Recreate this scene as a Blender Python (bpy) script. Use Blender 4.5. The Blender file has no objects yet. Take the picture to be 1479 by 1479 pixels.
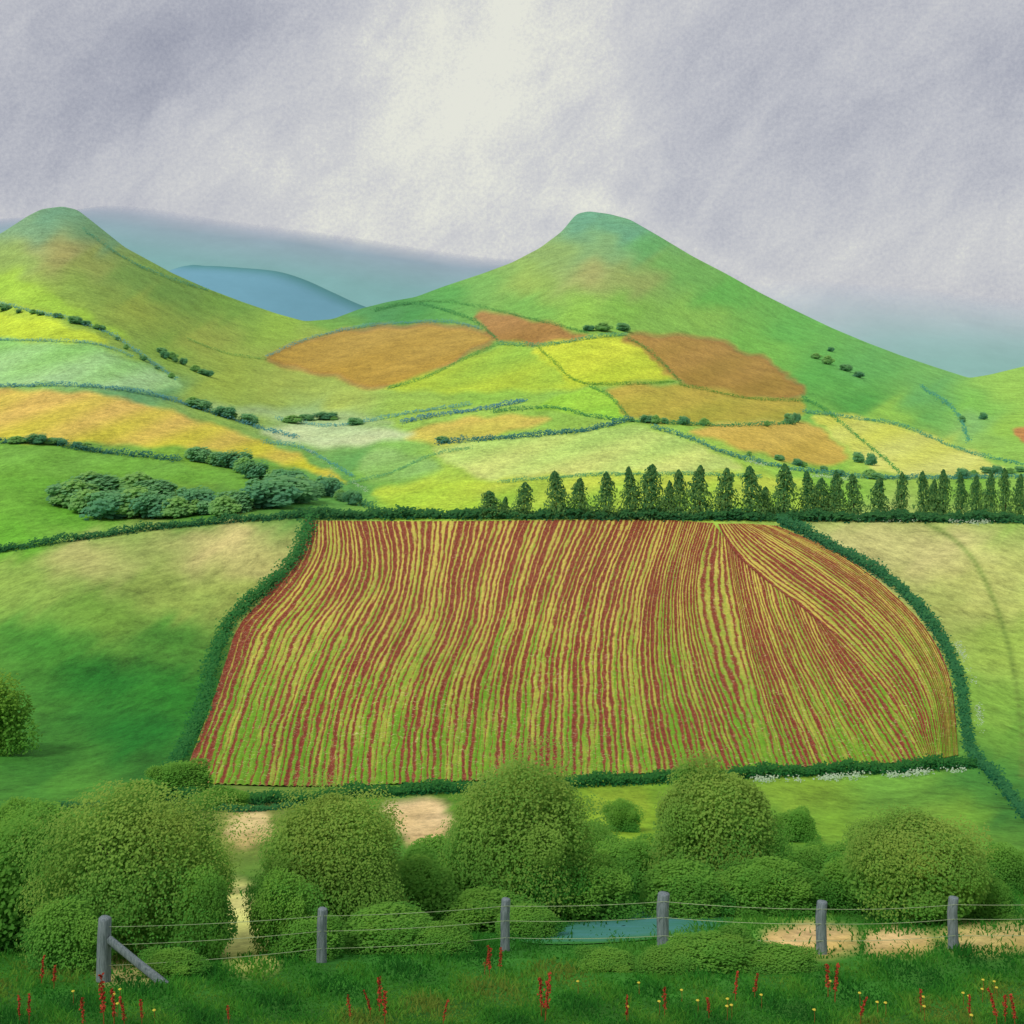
import bpy, math, random
import numpy as np
from mathutils import Vector
random.seed(4); rng=np.random.default_rng(7)
scene=bpy.context.scene; col=scene.collection
F=1775.0; CX=739.5; HV=500.0; CH=60.0
def lin(c):
    c=np.asarray(c,dtype=float)/255.0
    return np.where(c<=0.04045,c/12.92,((c+0.055)/1.055)**2.4)
# ---------------------------------------------------------------- terrain
_S=np.array([(-1400,480),(-400,430),(-100,365),(0,338),(40,312),(60,302),(90,298),(112,303),(140,325),(180,357),(250,395),(300,417),(350,436),(400,453),(440,464),(480,461),(520,446),(560,436),(600,429),(640,414),(700,394),(740,379),(780,358),(812,334),(832,309),(850,305),(880,309),(910,317),(950,340),(1000,370),(1050,396),(1100,424),(1150,449),(1200,473),(1250,494),(1300,513),(1350,530),(1400,546),(1430,541),(1479,529),(1600,505),(1900,470),(2900,490)],float)
_ud=np.arange(-1400,2901,1.0); _sd=np.interp(_ud,_S[:,0],_S[:,1])
def gsm(a,s):
    h=int(3*s);k=np.exp(-0.5*(np.arange(-h,h+1)/s)**2);k/=k.sum()
    return np.convolve(np.pad(a,h,mode='edge'),k,mode='valid')
_sdw=gsm(_sd,60.0)
_sd=gsm(_sd,4.0)
_Y=np.array([(-1400,1500),(0,1250),(90,1280),(250,1380),(450,1600),(650,1800),(860,1950),(1100,1830),(1300,1700),(1479,1650),(1900,1750),(2900,1900)],float)
_yd=gsm(np.interp(_ud,_Y[:,0],_Y[:,1]),60.0)
def Sk(u): return np.interp(u,_ud,_sd)
_N=np.array([(750,330),(850,240),(950,182),(1050,140),(1130,108),(1200,73),(1300,45),(1400,28.5),(1479,20.8),(1600,15),(2000,8),(3000,3.6),(6000,1.2)],float)
_nv=np.arange(750,6001,2.0);_nl=np.interp(_nv,_N[:,0],np.log(_N[:,1]))
k3=np.exp(-0.5*(np.arange(-30,31)/12.0)**2);k3/=k3.sum()
_tmp=np.pad(_nl,30,mode='reflect',reflect_type='odd');_nl=np.convolve(_tmp,k3,mode='valid')
def mod(u,v):
    n=(np.sin(u/95+v/60+1)+np.sin(u/57-v/71+2.3)+np.sin(u/140+v/38)*0.8+np.sin(u/33+v/45+.7)*0.35)/3.0
    fade=np.clip((1350-v)/400,0,1)
    return 1+0.05*n*fade
def Yof(u,v):
    u=np.asarray(u,float);v=np.asarray(v,float)
    s=np.interp(u,_ud,_sdw);ys=np.interp(u,_ud,_yd)
    p=np.clip((750-v)/(750-s),0,1.5)
    far=330*(ys/330)**p
    near=np.exp(np.interp(v,_nv,_nl))
    return np.where(v<=750,far,near)*mod(u,v)
def PW(u,v,dz=0.0):
    y=Yof(u,v); return np.stack([y*(u-CX)/F,y,CH-y*(v-HV)/F+dz],-1)
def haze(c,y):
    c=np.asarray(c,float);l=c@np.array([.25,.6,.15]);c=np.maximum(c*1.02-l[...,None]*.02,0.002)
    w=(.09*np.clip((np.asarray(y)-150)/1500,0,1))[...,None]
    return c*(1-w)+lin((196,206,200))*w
def sdf(px,py,poly):
    poly=np.asarray(poly,float);n=len(poly)
    d=np.full(px.shape,1e18);s=np.ones(px.shape)
    for i in range(n):
        a=poly[i];b=poly[i-1];e=b-a;wx=px-a[0];wy=py-a[1]
        t=np.clip((wx*e[0]+wy*e[1])/(e@e+1e-9),0,1)
        dx=wx-e[0]*t;dy=wy-e[1]*t;d=np.minimum(d,dx*dx+dy*dy)
        c1=py>=a[1];c2=py<b[1];c3=e[0]*wy>e[1]*wx
        s=np.where((c1&c2&c3)|(~c1&~c2&~c3),-s,s)
    return s*np.sqrt(d)
def smooth(pts,n=10,closed=False):
    P=np.asarray(pts,float);m=len(P);out=[]
    rngi=range(m) if closed else range(m-1)
    for i in rngi:
        if closed:p0,p1,p2,p3=P[i-1],P[i],P[(i+1)%m],P[(i+2)%m]
        else:p0,p1,p2,p3=P[max(i-1,0)],P[i],P[i+1],P[min(i+2,m-1)]
        for j in range(n):
            t=j/n
            out.append(0.5*((2*p1)+(-p0+p2)*t+(2*p0-5*p1+4*p2-p3)*t*t+(-p0+3*p1-3*p2+p3)*t**3))
    if not closed: out.append(P[-1])
    return np.array(out)
def mkmesh(name,verts,faces,cols=None,uv=None,smoothf=True):
    me=bpy.data.meshes.new(name);nv=len(verts);nf=len(faces);k=faces.shape[1]
    me.vertices.add(nv);me.vertices.foreach_set('co',np.asarray(verts,np.float32).ravel())
    me.loops.add(nf*k);me.loops.foreach_set('vertex_index',np.asarray(faces,np.int32).ravel())
    me.polygons.add(nf);me.polygons.foreach_set('loop_start',np.arange(0,nf*k,k,dtype=np.int32))
    me.polygons.foreach_set('loop_total',np.full(nf,k,np.int32))
    me.polygons.foreach_set('use_smooth',np.full(nf,smoothf))
    me.update(calc_edges=True)
    if cols is not None:
        a=me.color_attributes.new('Col','FLOAT_COLOR','POINT')
        c=np.ones((nv,4),np.float32);cols=np.asarray(cols);c[:,:cols.shape[1]]=cols;a.data.foreach_set('color',c.ravel())
    if uv is not None:
        l=me.uv_layers.new(name='UVMap');l.data.foreach_set('uv',np.asarray(uv,np.float32)[faces.ravel()].ravel())
    return me
def gridfaces(r,c):
    i=np.arange(r*c).reshape(r,c)
    return np.stack([i[:-1,:-1],i[:-1,1:],i[1:,1:],i[1:,:-1]],-1).reshape(-1,4)
def addobj(name,me,mat=None,parent=None,**kw):
    o=bpy.data.objects.new(name,me);col.objects.link(o)
    if mat and me is not None and len(me.materials)==0: me.materials.append(mat)
    if parent: o.parent=parent
    for a,b in kw.items(): o[a]=b
    return o
# ---------------------------------------------------------------- materials
def newmat(name):
    m=bpy.data.materials.new(name);m.use_nodes=True;nt=m.node_tree
    b=nt.nodes['Principled BSDF'];b.inputs['Roughness'].default_value=0.95
    b.inputs['Specular IOR Level'].default_value=0.1
    return m,nt,b
def N(nt,t,**kw):
    n=nt.nodes.new(t)
    for a,b in kw.items(): setattr(n,a,b)
    return n
def M(nt,op,a,b=None,c=None,clamp=False):
    n=nt.nodes.new('ShaderNodeMath');n.operation=op;n.use_clamp=clamp
    for i,x in enumerate((a,b,c)):
        if x is None: continue
        if isinstance(x,(int,float)): n.inputs[i].default_value=x
        else: nt.links.new(x,n.inputs[i])
    return n.outputs[0]
def MIX(nt,fac,a,b,bt='MIX'):
    n=nt.nodes.new('ShaderNodeMix');n.data_type='RGBA';n.blend_type=bt
    for s,x in ((n.inputs[0],fac),(n.inputs[6],a),(n.inputs[7],b)):
        if isinstance(x,(int,float)): s.default_value=x
        elif isinstance(x,tuple): s.default_value=x+(1,) if len(x)==3 else x
        else: nt.links.new(x,s)
    return n.outputs[2]
def RGB(c): return tuple(float(x) for x in lin(c))
def noise(nt,vec,scale,detail=6,rough=0.6,dist=0.0):
    n=N(nt,'ShaderNodeTexNoise');n.inputs['Scale'].default_value=scale;n.inputs['Detail'].default_value=detail
    n.inputs['Roughness'].default_value=rough;n.inputs['Distortion'].default_value=dist
    nt.links.new(vec,n.inputs['Vector']);return n.outputs['Fac']
def mapping(nt,vec,scale=(1,1,1),rot=(0,0,0)):
    n=N(nt,'ShaderNodeMapping');n.inputs['Scale'].default_value=scale;n.inputs['Rotation'].default_value=rot
    nt.links.new(vec,n.inputs['Vector']);return n.outputs[0]
def gray(nt,k):
    cc=N(nt,'ShaderNodeCombineXYZ')
    for j in range(3): nt.links.new(k,cc.inputs[j])
    return cc.outputs[0]
def colormat(name,amp=1.3,scale=.05,detail=6,rough=.8,warmk=1.2,alpha=False,grain=0.0):
    m,nt,b=newmat(name)
    a=N(nt,'ShaderNodeAttribute',attribute_name='Col');g=N(nt,'ShaderNodeNewGeometry')
    c=a.outputs['Color'];pos=g.outputs['Position']
    f=noise(nt,mapping(nt,pos,(1,0.5,1.6),(0,0,0.5)),scale,detail,rough,0.0)
    k=M(nt,'ADD',M(nt,'MULTIPLY',M(nt,'SUBTRACT',f,0.5),amp),1.0)
    if grain:
        f3=noise(nt,mapping(nt,pos,(1,.35,1)),.45,5,.95)
        k=M(nt,'ADD',k,M(nt,'MULTIPLY',M(nt,'SUBTRACT',f3,0.5),grain))
    c=MIX(nt,1.0,c,gray(nt,k),'MULTIPLY')
    if warmk:
        f2=noise(nt,pos,0.03,5,0.75)
        warm=M(nt,'MULTIPLY',M(nt,'SUBTRACT',f2,0.47),warmk,clamp=True)
        c=MIX(nt,warm,c,MIX(nt,1.0,c,(1.15,1.06,0.85),'MULTIPLY'))
    nt.links.new(c,b.inputs['Base Color'])
    if alpha: nt.links.new(a.outputs['Alpha'],b.inputs['Alpha'])
    return m
mat_ground=colormat('ground_grass',grain=2.3)
mat_leaf=bpy.data.materials.new('foliage');mat_leaf.use_nodes=True;nt=mat_leaf.node_tree
nt.nodes.remove(nt.nodes['Principled BSDF']);out=nt.nodes['Material Output']
a=N(nt,'ShaderNodeAttribute',attribute_name='Col');g=N(nt,'ShaderNodeNewGeometry')
lc=MIX(nt,1.0,a.outputs['Color'],gray(nt,M(nt,'ADD',M(nt,'MULTIPLY',noise(nt,g.outputs['Position'],.7,2,.6),.5),.75)),'MULTIPLY')
d=N(nt,'ShaderNodeBsdfDiffuse');tr=N(nt,'ShaderNodeBsdfTranslucent');mx=N(nt,'ShaderNodeMixShader');mx.inputs[0].default_value=.48
nt.links.new(lc,d.inputs[0]);nt.links.new(lc,tr.inputs[0]);nt.links.new(d.outputs[0],mx.inputs[1]);nt.links.new(tr.outputs[0],mx.inputs[2]);nt.links.new(mx.outputs[0],out.inputs[0])
# ---------------------------------------------------------------- ground colours
B=[(90,308,112,165,128),(40,328,128,172,128),(145,338,110,160,112),(80,366,170,164,96),(15,378,150,178,90),(140,380,154,168,80),(190,395,122,165,70),(250,420,118,164,66),(330,445,125,172,60),(420,470,154,194,62),(110,425,140,172,72),(200,450,156,176,70),(300,490,162,180,74),(60,430,156,190,66),(0,410,166,204,66),(150,470,144,174,70),(240,510,142,180,70),(330,545,164,186,72),
(850,318,104,170,136),(905,335,104,172,134),(930,350,100,178,90),(870,362,132,178,112),(790,362,144,178,94),(860,400,172,174,102),(920,400,158,176,92),(760,412,158,188,82),(690,415,124,184,80),(640,430,88,172,70),(590,445,62,150,64),(540,462,66,150,76),(480,475,110,174,66),(450,490,154,180,68),(980,395,114,182,78),(1050,425,102,186,70),(1150,475,100,184,72),(1250,530,100,180,84),(1350,570,104,180,94),(900,445,134,190,70),(1010,455,142,194,78),(1100,500,122,192,72),(1200,540,92,176,70),(1240,580,80,164,64),(1330,600,102,178,82),(1400,590,132,200,76),(1465,560,160,208,80),(830,450,146,196,72),(760,445,122,184,76),
(420,545,168,186,80),(500,575,174,192,88),(600,585,160,196,80),(700,580,152,200,74),(480,610,160,198,130),(560,640,140,194,92),(520,665,106,170,88),(640,700,180,212,80),(600,725,156,204,68),(540,690,140,196,76),(500,700,96,160,78),
(1300,600,154,204,76),(1350,650,200,218,92),(1400,615,136,194,108),(1450,660,152,202,86),(1250,640,174,210,86),(1470,610,154,202,76),(1400,700,130,184,66),(1200,700,140,196,70),(1000,700,180,212,80),(850,705,184,214,80),
(100,515,142,200,114),(50,470,196,220,66),(200,560,106,164,108),(50,680,108,170,54),(250,670,124,172,56),(100,745,112,180,56),(300,740,84,148,52),(20,780,112,182,54),(420,720,80,148,62),(380,690,110,164,56),
(320,785,206,192,128),(120,805,186,186,114),(20,840,148,180,84),(370,820,188,184,114),(350,860,156,172,86),(250,865,152,174,84),(140,885,122,166,68),(60,930,74,142,52),(250,920,82,144,54),(150,980,48,130,46),(250,1000,54,136,46),(200,1060,42,122,44),(60,1100,66,130,50),(120,1140,86,148,56),(240,1130,56,120,46),
(1250,785,206,202,132),(1350,800,206,200,132),(1400,860,190,196,114),(1370,870,178,190,104),(1450,930,162,192,88),(1430,1030,138,182,76),(1465,1060,114,166,66),(1470,1160,70,134,56),(1430,1120,80,146,62),
(700,1160,96,144,46),(500,1170,92,148,48),(1000,1135,118,164,54),(1150,1150,138,176,60),(1300,1140,118,172,68),(1380,1190,120,172,62),(1220,1200,126,170,56),(900,1175,140,176,50),(1100,1200,90,148,50),(350,1190,150,160,80),(450,1250,74,128,44),(800,1250,60,118,40),(1180,1290,64,128,48),(600,1300,54,122,42),(950,1300,60,124,46),(100,1300,50,110,38),(1400,1330,92,140,52),(250,1350,70,128,44),(700,1350,62,130,50),(500,1370,64,132,50),(1050,1350,100,160,62)]
for uu in range(-100,1601,150):
    B+=[(uu,1420,60,126,40),(uu+60,1475,52,106,34),(uu,1560,50,92,32)]
B=np.array(B,float)
gu=np.arange(-100,1581,8.0);gv=np.arange(290,1600,6.0);GU,GV=np.meshgrid(gu,gv)
W=0;Cc=0
for b in B:
    d2=((GU-b[0]))**2+((GV-b[1])*1.7)**2+400
    w=d2**-1.7;W=W+w;Cc=Cc+w[...,None]*lin(b[2:5])
base=Cc/W[...,None]
def basecol(u,v):
    u=u+9*np.sin(v/13+u/41)+6*np.sin(v/6.5+u/19);v=v+5*np.sin(u/17+1)+4*np.sin(u/8.3+v/21)
    fu=np.clip((u-gu[0])/8,0,len(gu)-1.001);fv=np.clip((v-gv[0])/6,0,len(gv)-1.001)
    i=fu.astype(int);j=fv.astype(int);a=(fu-i)[...,None];b=(fv-j)[...,None]
    return (base[j,i]*(1-a)+base[j,i+1]*a)*(1-b)+(base[j+1,i]*(1-a)+base[j+1,i+1]*a)*b
FL=[
([(385,518),(450,490),(530,474),(620,469),(700,478),(715,488),(640,530),(590,552),(540,560),(470,542)],(190,156,64),(186,150,50),5,(176,108,70)),
([(692,450),(740,455),(820,475),(850,488),(760,499),(735,499),(700,478)],(180,134,72),(168,124,54),5,None),
([(722,500),(770,500),(835,550),(820,562),(700,566),(560,562),(640,532)],(154,196,66),(182,206,58),6,None),
([(775,501),(900,487),(975,540),(960,548),(850,558),(810,540)],(212,222,64),(188,208,52),5,None),
([(905,487),(1000,485),(1070,505),(1130,535),(1160,572),(1080,574),(985,553),(940,512)],(184,144,66),(166,134,48),5,(168,104,62)),
([(880,562),(990,556),(1100,574),(1160,580),(1140,605),(1000,612),(910,605)],(194,174,70),(174,168,58),5,None),
([(790,576),(860,560),(905,602),(860,600),(780,592)],(168,216,70),(152,208,62),4,None),
([(585,628),(680,602),(745,598),(790,608),(710,630),(630,642)],(216,194,92),(200,196,82),5,None),
([(560,600),(640,596),(740,580),(760,592),(650,606),(580,622)],(164,204,86),(164,204,86),5,None),
([(648,668),(640,644),(800,627),(935,618),(1050,662),(1060,680),(850,685),(720,695)],(184,218,114),(214,224,128),6,None),
([(1000,622),(1080,610),(1170,612),(1228,665),(1150,668),(1080,650)],(216,186,88),(200,172,72),5,None),
([(1180,598),(1290,613),(1400,653),(1445,682),(1290,684),(1215,640)],(214,220,92),(218,222,122),5,None),
([(545,708),(700,692),(740,735),(590,740)],(192,216,74),(172,210,66),7,None),
([(730,692),(1060,686),(1170,700),(1150,740),(740,738)],(202,218,84),(150,200,66),7,None),
([(0,400),(60,418),(120,450),(190,490),(120,470),(40,440),(-60,420)],(170,210,68),(154,196,62),7,None),
([(-60,452),(60,462),(130,480),(155,496),(60,490),(-60,490)],(206,228,64),(196,220,64),5,None),
([(-60,494),(100,498),(190,520),(262,556),(180,562),(60,554),(-60,562)],(148,206,112),(172,214,150),6,None),
([(-60,572),(60,564),(150,571),(230,590),(330,620),(430,658),(500,698),(420,672),(330,655),(250,645),(130,640),(-60,630)],(226,192,100),(206,204,54),5,None),
([(-60,645),(130,650),(280,672),(400,705),(300,700),(120,690),(-60,690)],(124,180,72),(114,172,58),8,None),
([(380,622),(440,610),(540,616),(600,628),(520,642),(430,642)],(192,216,158),(208,222,170),7,None),
([(300,585),(400,590),(520,600),(560,612),(440,606),(340,600)],(158,190,126),(178,204,136),8,None),
([(520,660),(560,650),(640,672),(600,690),(530,694)],(156,200,114),(146,196,98),8,None),
([(1464,622),(1500,620),(1500,640),(1470,637)],(200,140,76),(200,140,76),3,None),
([(335,1178),(380,1172),(390,1204),(362,1226),(334,1215)],(232,208,150),(214,192,126),9,None),
([(560,1160),(638,1158),(646,1205),(606,1220),(574,1198)],(238,208,158),(230,198,138),10,None),
([(312,1290),(350,1272),(380,1330),(400,1392),(348,1404),(308,1350)],(226,222,144),(210,214,120),14,None),
([(140,1382),(240,1368),(240,1412),(150,1418)],(200,192,122),(178,170,106),11,None),
([(1100,1352),(1150,1334),(1200,1336),(1236,1352),(1220,1376),(1130,1378)],(240,204,148),(222,190,116),14,None),
([(1250,1350),(1300,1342),(1346,1352),(1340,1374),(1262,1376)],(234,200,144),(214,186,112),12,None),
([(1360,1346),(1420,1336),(1560,1342),(1560,1368),(1400,1374)],(222,200,134),(198,178,106),13,None),
([(960,1330),(1060,1322),(1090,1340),(1060,1362),(980,1360)],(142,188,92),(120,172,72),14,None),
([(1040,1300),(1120,1296),(1200,1312),(1180,1330),(1080,1330)],(130,176,76),(120,172,66),14,None),
([(1160,1235),(1240,1220),(1320,1175),(1400,1168),(1330,1190),(1230,1260)],(138,180,68),(118,168,58),18,None),
([(860,1150),(930,1145),(920,1200),(880,1230),(862,1190)],(158,186,60),(136,174,52),14,None),
]
def colour(u,v):
    C=basecol(u,v)
    uw=u+3.0*np.sin(v/5.3+u/17)+2.2*np.sin(u/7.1)+1.5*np.sin(v/2.3+u/5.1);vw=v+1.8*np.sin(u/9.7+1)+1.4*np.sin(u/23+v/11)
    for poly,c1,c2,fe,edge in FL:
        P=smooth(poly,5,True)
        lo=P.min(0)-fe*2-6;hi=P.max(0)+fe*2+6
        m=(u>lo[0])&(u<hi[0])&(v>lo[1])&(v<hi[1])
        if not m.any(): continue
        d=sdf(uw[m],vw[m],P);w=np.clip(0.5-d/(2*fe),0,1);w=(w*w*(3-2*w))[:,None]
        t=np.clip((v[m]-P[:,1].min())/(P[:,1].max()-P[:,1].min())+.25*np.sin(u[m]/21+v[m]/9),0,1)[:,None]
        cc=lin(c1)*(1-t)+lin(c2)*t
        if edge is not None:
            e=np.exp(-(d/3.5)**2)[:,None]*0.7;cc=cc*(1-e)+lin(edge)*e;w=np.maximum(w,e*0.9)
        C[m]=C[m]*(1-w)+cc*w
    T=smooth([(1338,756),(1372,775),(1404,806),(1428,850),(1447,900),(1462,960),(1474,1040),(1476,1120)],8)
    m=(u>1320)&(u<1500)&(v>750)&(v<1140)
    if m.any():
        d=np.min(np.hypot(u[m][:,None]-T[None,:,0],v[m][:,None]-T[None,:,1]),1)
        w=(np.exp(-(d/4.5)**2)*0.75)[:,None];C[m]=C[m]*(1-w)+lin((112,140,64))*w
    return C
# ---------------------------------------------------------------- ploughed field guides
seam=smooth([(1037,757),(1060,798),(1104,838),(1164,884),(1236,950),(1292,1020),(1336,1101)],14)
def seamp(t):
    L=np.r_[0,np.cumsum(np.hypot(*np.diff(seam,axis=0).T))];L/=L[-1]
    return np.array([np.interp(t,L,seam[:,0]),np.interp(t,L,seam[:,1])])
G=[
 [(440,752),(430,800),(385,860),(345,905),(325,960),(305,1020),(282,1080),(262,1132)],
 [(535,753),(545,800),(538,850),(500,920),(470,990),(452,1060),(440,1137)],
 [(680,753),(662,830),(650,900),(615,980),(598,1050),(592,1133)],
 [(865,751),(825,850),(803,950),(798,1050),(795,1124)],
 [(965,752),(935,850),(925,950),(935,1040),(948,1118)],
 [(1030,756),(1012,815),(1010,880),(1030,960),(1062,1040),(1090,1112)],
]
rowsG=[0,17,33,55,70,86]
GB=[G[5]];rowsB=[86]
for j,t in enumerate((.05,.10,.16,.22,.29,.36,.44)):
    p0=seamp(t);fr=(j+1)/8.0
    p3=np.array([1090+fr*246,1112-11*fr]);d_=p3-p0
    p1=p0+d_*np.array([.10+.12*fr,.34-.06*fr]);p2=p0+d_*np.array([.55+.13*fr,.68-.06*fr])
    tt=np.linspace(0,1,9)[:,None]
    GB.append([tuple(q) for q in (1-tt)**3*p0+3*(1-tt)**2*tt*p1+3*(1-tt)*tt**2*p2+tt**3*p3]);rowsB.append([90,94,98,102,106,110,114][j])
GB.append([tuple(seamp(t)) for t in np.linspace(.50,1,10)]);rowsB.append(118)
G2=[
 [tuple(q) for q in seam[::6]]+[tuple(seam[-1])],
 [(1080,757),(1160,806),(1244,868),(1306,936),(1346,1010),(1360,1097)],
 [(1122,760),(1212,800),(1290,858),(1345,920),(1374,990),(1384,1092)],
]
rowsG2=[160,171,184]
outline=np.concatenate([smooth(G[0],8),np.array([g[-1] for g in G[1:]],float),np.array([g[-1] for g in G2],float),smooth(G2[-1],8)[::-1],np.array([(1036,757),(965,752),(865,751),(680,753),(535,753)],float)])
# ---------------------------------------------------------------- ground mesh
ua=np.concatenate([np.arange(-1400,-70,45.0),np.arange(-70,1551,2.0),np.arange(1590,2900,45.0)])
pa=np.linspace(1,0,290)
vn=np.concatenate([np.arange(752,1540,2.0),[1560,1600,1700,1850,2000,2400,3000,4000,6000]])
U=[];V=[]
s=Sk(ua)
for p in pa: U.append(ua);V.append(750-p*(750-s))
for v in vn: U.append(ua);V.append(np.full_like(ua,v))
U=np.array(U);V=np.array(V);P=PW(U,V)
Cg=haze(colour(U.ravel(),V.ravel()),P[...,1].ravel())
ins=sdf(U.ravel(),V.ravel(),outline);P[...,2]-=np.where(ins<-4,0.9,0.0).reshape(U.shape)
crest=P[0];backs=[]
for q in (30000,12000,6000):
    b=crest.copy();f=q/b[:,1];b[:,0]*=f;b[:,1]=q;b[:,2]=-170;backs.append(b)
for f,e in ((2.2,1.0),(1.8,0.86),(1.5,0.62),(1.3,0.38),(1.15,0.15),(1.06,0.03),(1.02,0.004)):
    b=crest.copy();b[:,0]*=f;b[:,1]*=f;b[:,2]=b[:,2]*(1-e)+(-150)*e-0.5;backs.append(b)
Pall=np.concatenate([np.array(backs),P],0)
cb=np.tile(Cg[:len(ua)],(len(backs),1));Call=np.concatenate([cb,Cg],0)
r,c=Pall.shape[:2]
me=mkmesh('ground',Pall.reshape(-1,3),gridfaces(r,c)[:,::-1],np.minimum(Call*0.94*np.array([1.0,1.0,.95]),.85))
addobj('ground',me,mat_ground,kind='structure',label='rolling green valley floor with patchwork farmland and hills',category='ground')
# ---------------------------------------------------------------- ploughed field sheet
def sheet(Gs,rows,per=6,nt_=230):
    t=np.linspace(0,1,nt_);Gd=[]
    for g in Gs:
        sm=smooth(g,12);L=np.r_[0,np.cumsum(np.hypot(*np.diff(sm,axis=0).T))];L/=L[-1]
        Gd.append(np.stack([np.interp(t,L,sm[:,0]),np.interp(t,L,sm[:,1])],-1))
    Gd=np.array(Gd);n=int((rows[-1]-rows[0])*per)+1
    R=np.linspace(rows[0],rows[-1],n)
    out=np.zeros((nt_,n,2))
    for j in range(n):
        k=min(np.searchsorted(rows,R[j],side='right')-1,len(rows)-2);a=(R[j]-rows[k])/(rows[k+1]-rows[k])
        p0=Gd[max(k-1,0)];p1=Gd[k];p2=Gd[k+1];p3=Gd[min(k+2,len(rows)-1)]
        h0=rows[k+1]-rows[k]
        m1=(p2-p0)/(rows[k+1]-rows[max(k-1,0)])*h0;m2=(p3-p1)/(rows[min(k+2,len(rows)-1)]-rows[k])*h0
        out[:,j]=(2*a**3-3*a*a+1)*p1+(a**3-2*a*a+a)*m1+(-2*a**3+3*a*a)*p2+(a**3-a*a)*m2
    Rg=np.tile(R,(nt_,1));Vv=(out[...,1]-750)/385
    P=PW(out[...,0],out[...,1]);P[...,2]+=0.12+0.05*np.cos(2*np.pi*Rg)
    return P,np.stack([Rg,Vv],-1)
vs=[];us=[];fs=[];o=0
for gg,rr in ((G,rowsG),(GB,rowsB),(G2,rowsG2)):
    p_,u_=sheet(gg,rr);fs.append(gridfaces(*p_.shape[:2])+o);o+=p_.shape[0]*p_.shape[1];vs.append(p_.reshape(-1,3));us.append(u_.reshape(-1,2))
me=mkmesh('ploughed_field',np.concatenate(vs),np.concatenate(fs)[:,::-1],uv=np.concatenate(us))
m,nt,bs=newmat('ploughed_soil_crop_rows')
uvn=N(nt,'ShaderNodeUVMap');g=N(nt,'ShaderNodeNewGeometry');sep=N(nt,'ShaderNodeSeparateXYZ');nt.links.new(uvn.outputs[0],sep.inputs[0])
ux,vy=sep.outputs[0],sep.outputs[1]
wob=M(nt,'MULTIPLY',M(nt,'SUBTRACT',noise(nt,mapping(nt,uvn.outputs[0],(0.4,7,1)),1.0,3,0.7),0.5),1.7)
x=M(nt,'ADD',ux,wob)
tri=M(nt,'ABSOLUTE',M(nt,'SUBTRACT',M(nt,'FRACT',x),0.5))
rowi=M(nt,'FLOOR',x)
wn=N(nt,'ShaderNodeTexWhiteNoise');wn.noise_dimensions='1D';nt.links.new(rowi,wn.inputs['W'])
wn2=N(nt,'ShaderNodeTexWhiteNoise');wn2.noise_dimensions='1D';nt.links.new(M(nt,'ADD',rowi,311.0),wn2.inputs['W'])
fine=noise(nt,mapping(nt,uvn.outputs[0],(2.2,75,1)),1.0,4,0.8)
patch=noise(nt,mapping(nt,uvn.outputs[0],(0.09,3,1)),1.0,4,0.6)
patch2=noise(nt,mapping(nt,uvn.outputs[0],(0.7,7,1)),1.0,4,0.7)
grain=noise(nt,g.outputs['Position'],1.5,4,0.85)
gfac=M(nt,'ADD',M(nt,'MULTIPLY',wn.outputs['Value'],.6),M(nt,'MULTIPLY',M(nt,'SUBTRACT',patch2,0.5),2.4))
gfac=M(nt,'ADD',gfac,M(nt,'MULTIPLY',M(nt,'SUBTRACT',vy,0.25),1.1),clamp=True)
yel=MIX(nt,gfac,RGB((204,188,84)),RGB((112,162,38)))
soil=MIX(nt,M(nt,'MULTIPLY_ADD',M(nt,'SUBTRACT',fine,.5),2.0,.4,clamp=True),RGB((104,30,28)),RGB((172,96,64)))
thr=M(nt,'ADD',M(nt,'MULTIPLY_ADD',wn2.outputs['Value'],0.28,0.15),M(nt,'MULTIPLY',M(nt,'SUBTRACT',patch,0.5),0.55))
thr=M(nt,'ADD',thr,M(nt,'MULTIPLY',M(nt,'SUBTRACT',fine,0.5),0.95))
thr=M(nt,'ADD',thr,M(nt,'MULTIPLY',M(nt,'SUBTRACT',0.42,vy),0.18))
thr=M(nt,'ADD',thr,M(nt,'MULTIPLY',M(nt,'LESS_THAN',ux,1.0),.10))
thr=M(nt,'ADD',thr,M(nt,'MULTIPLY',M(nt,'LESS_THAN',M(nt,'ABSOLUTE',M(nt,'SUBTRACT',ux,160.25)),.4),M(nt,'MULTIPLY',M(nt,'SUBTRACT',.5,vy,clamp=True),1.2)))
fac=M(nt,'MULTIPLY_ADD',M(nt,'SUBTRACT',tri,thr),5.0,0.5,clamp=True)
cx=MIX(nt,fac,soil,yel)
sp=M(nt,'MULTIPLY',M(nt,'GREATER_THAN',grain,0.605),.55)
cx=MIX(nt,sp,cx,RGB((232,216,156)))
dk=M(nt,'MULTIPLY_ADD',noise(nt,g.outputs['Position'],1.1,4,0.8),1.4,0.34)
cx=MIX(nt,1.0,cx,gray(nt,dk),'MULTIPLY')
nt.links.new(cx,bs.inputs['Base Color'])
addobj('ploughed_field',me,m,kind='structure',label='ploughed field with curving red-brown and green crop rows',category='field')
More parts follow.
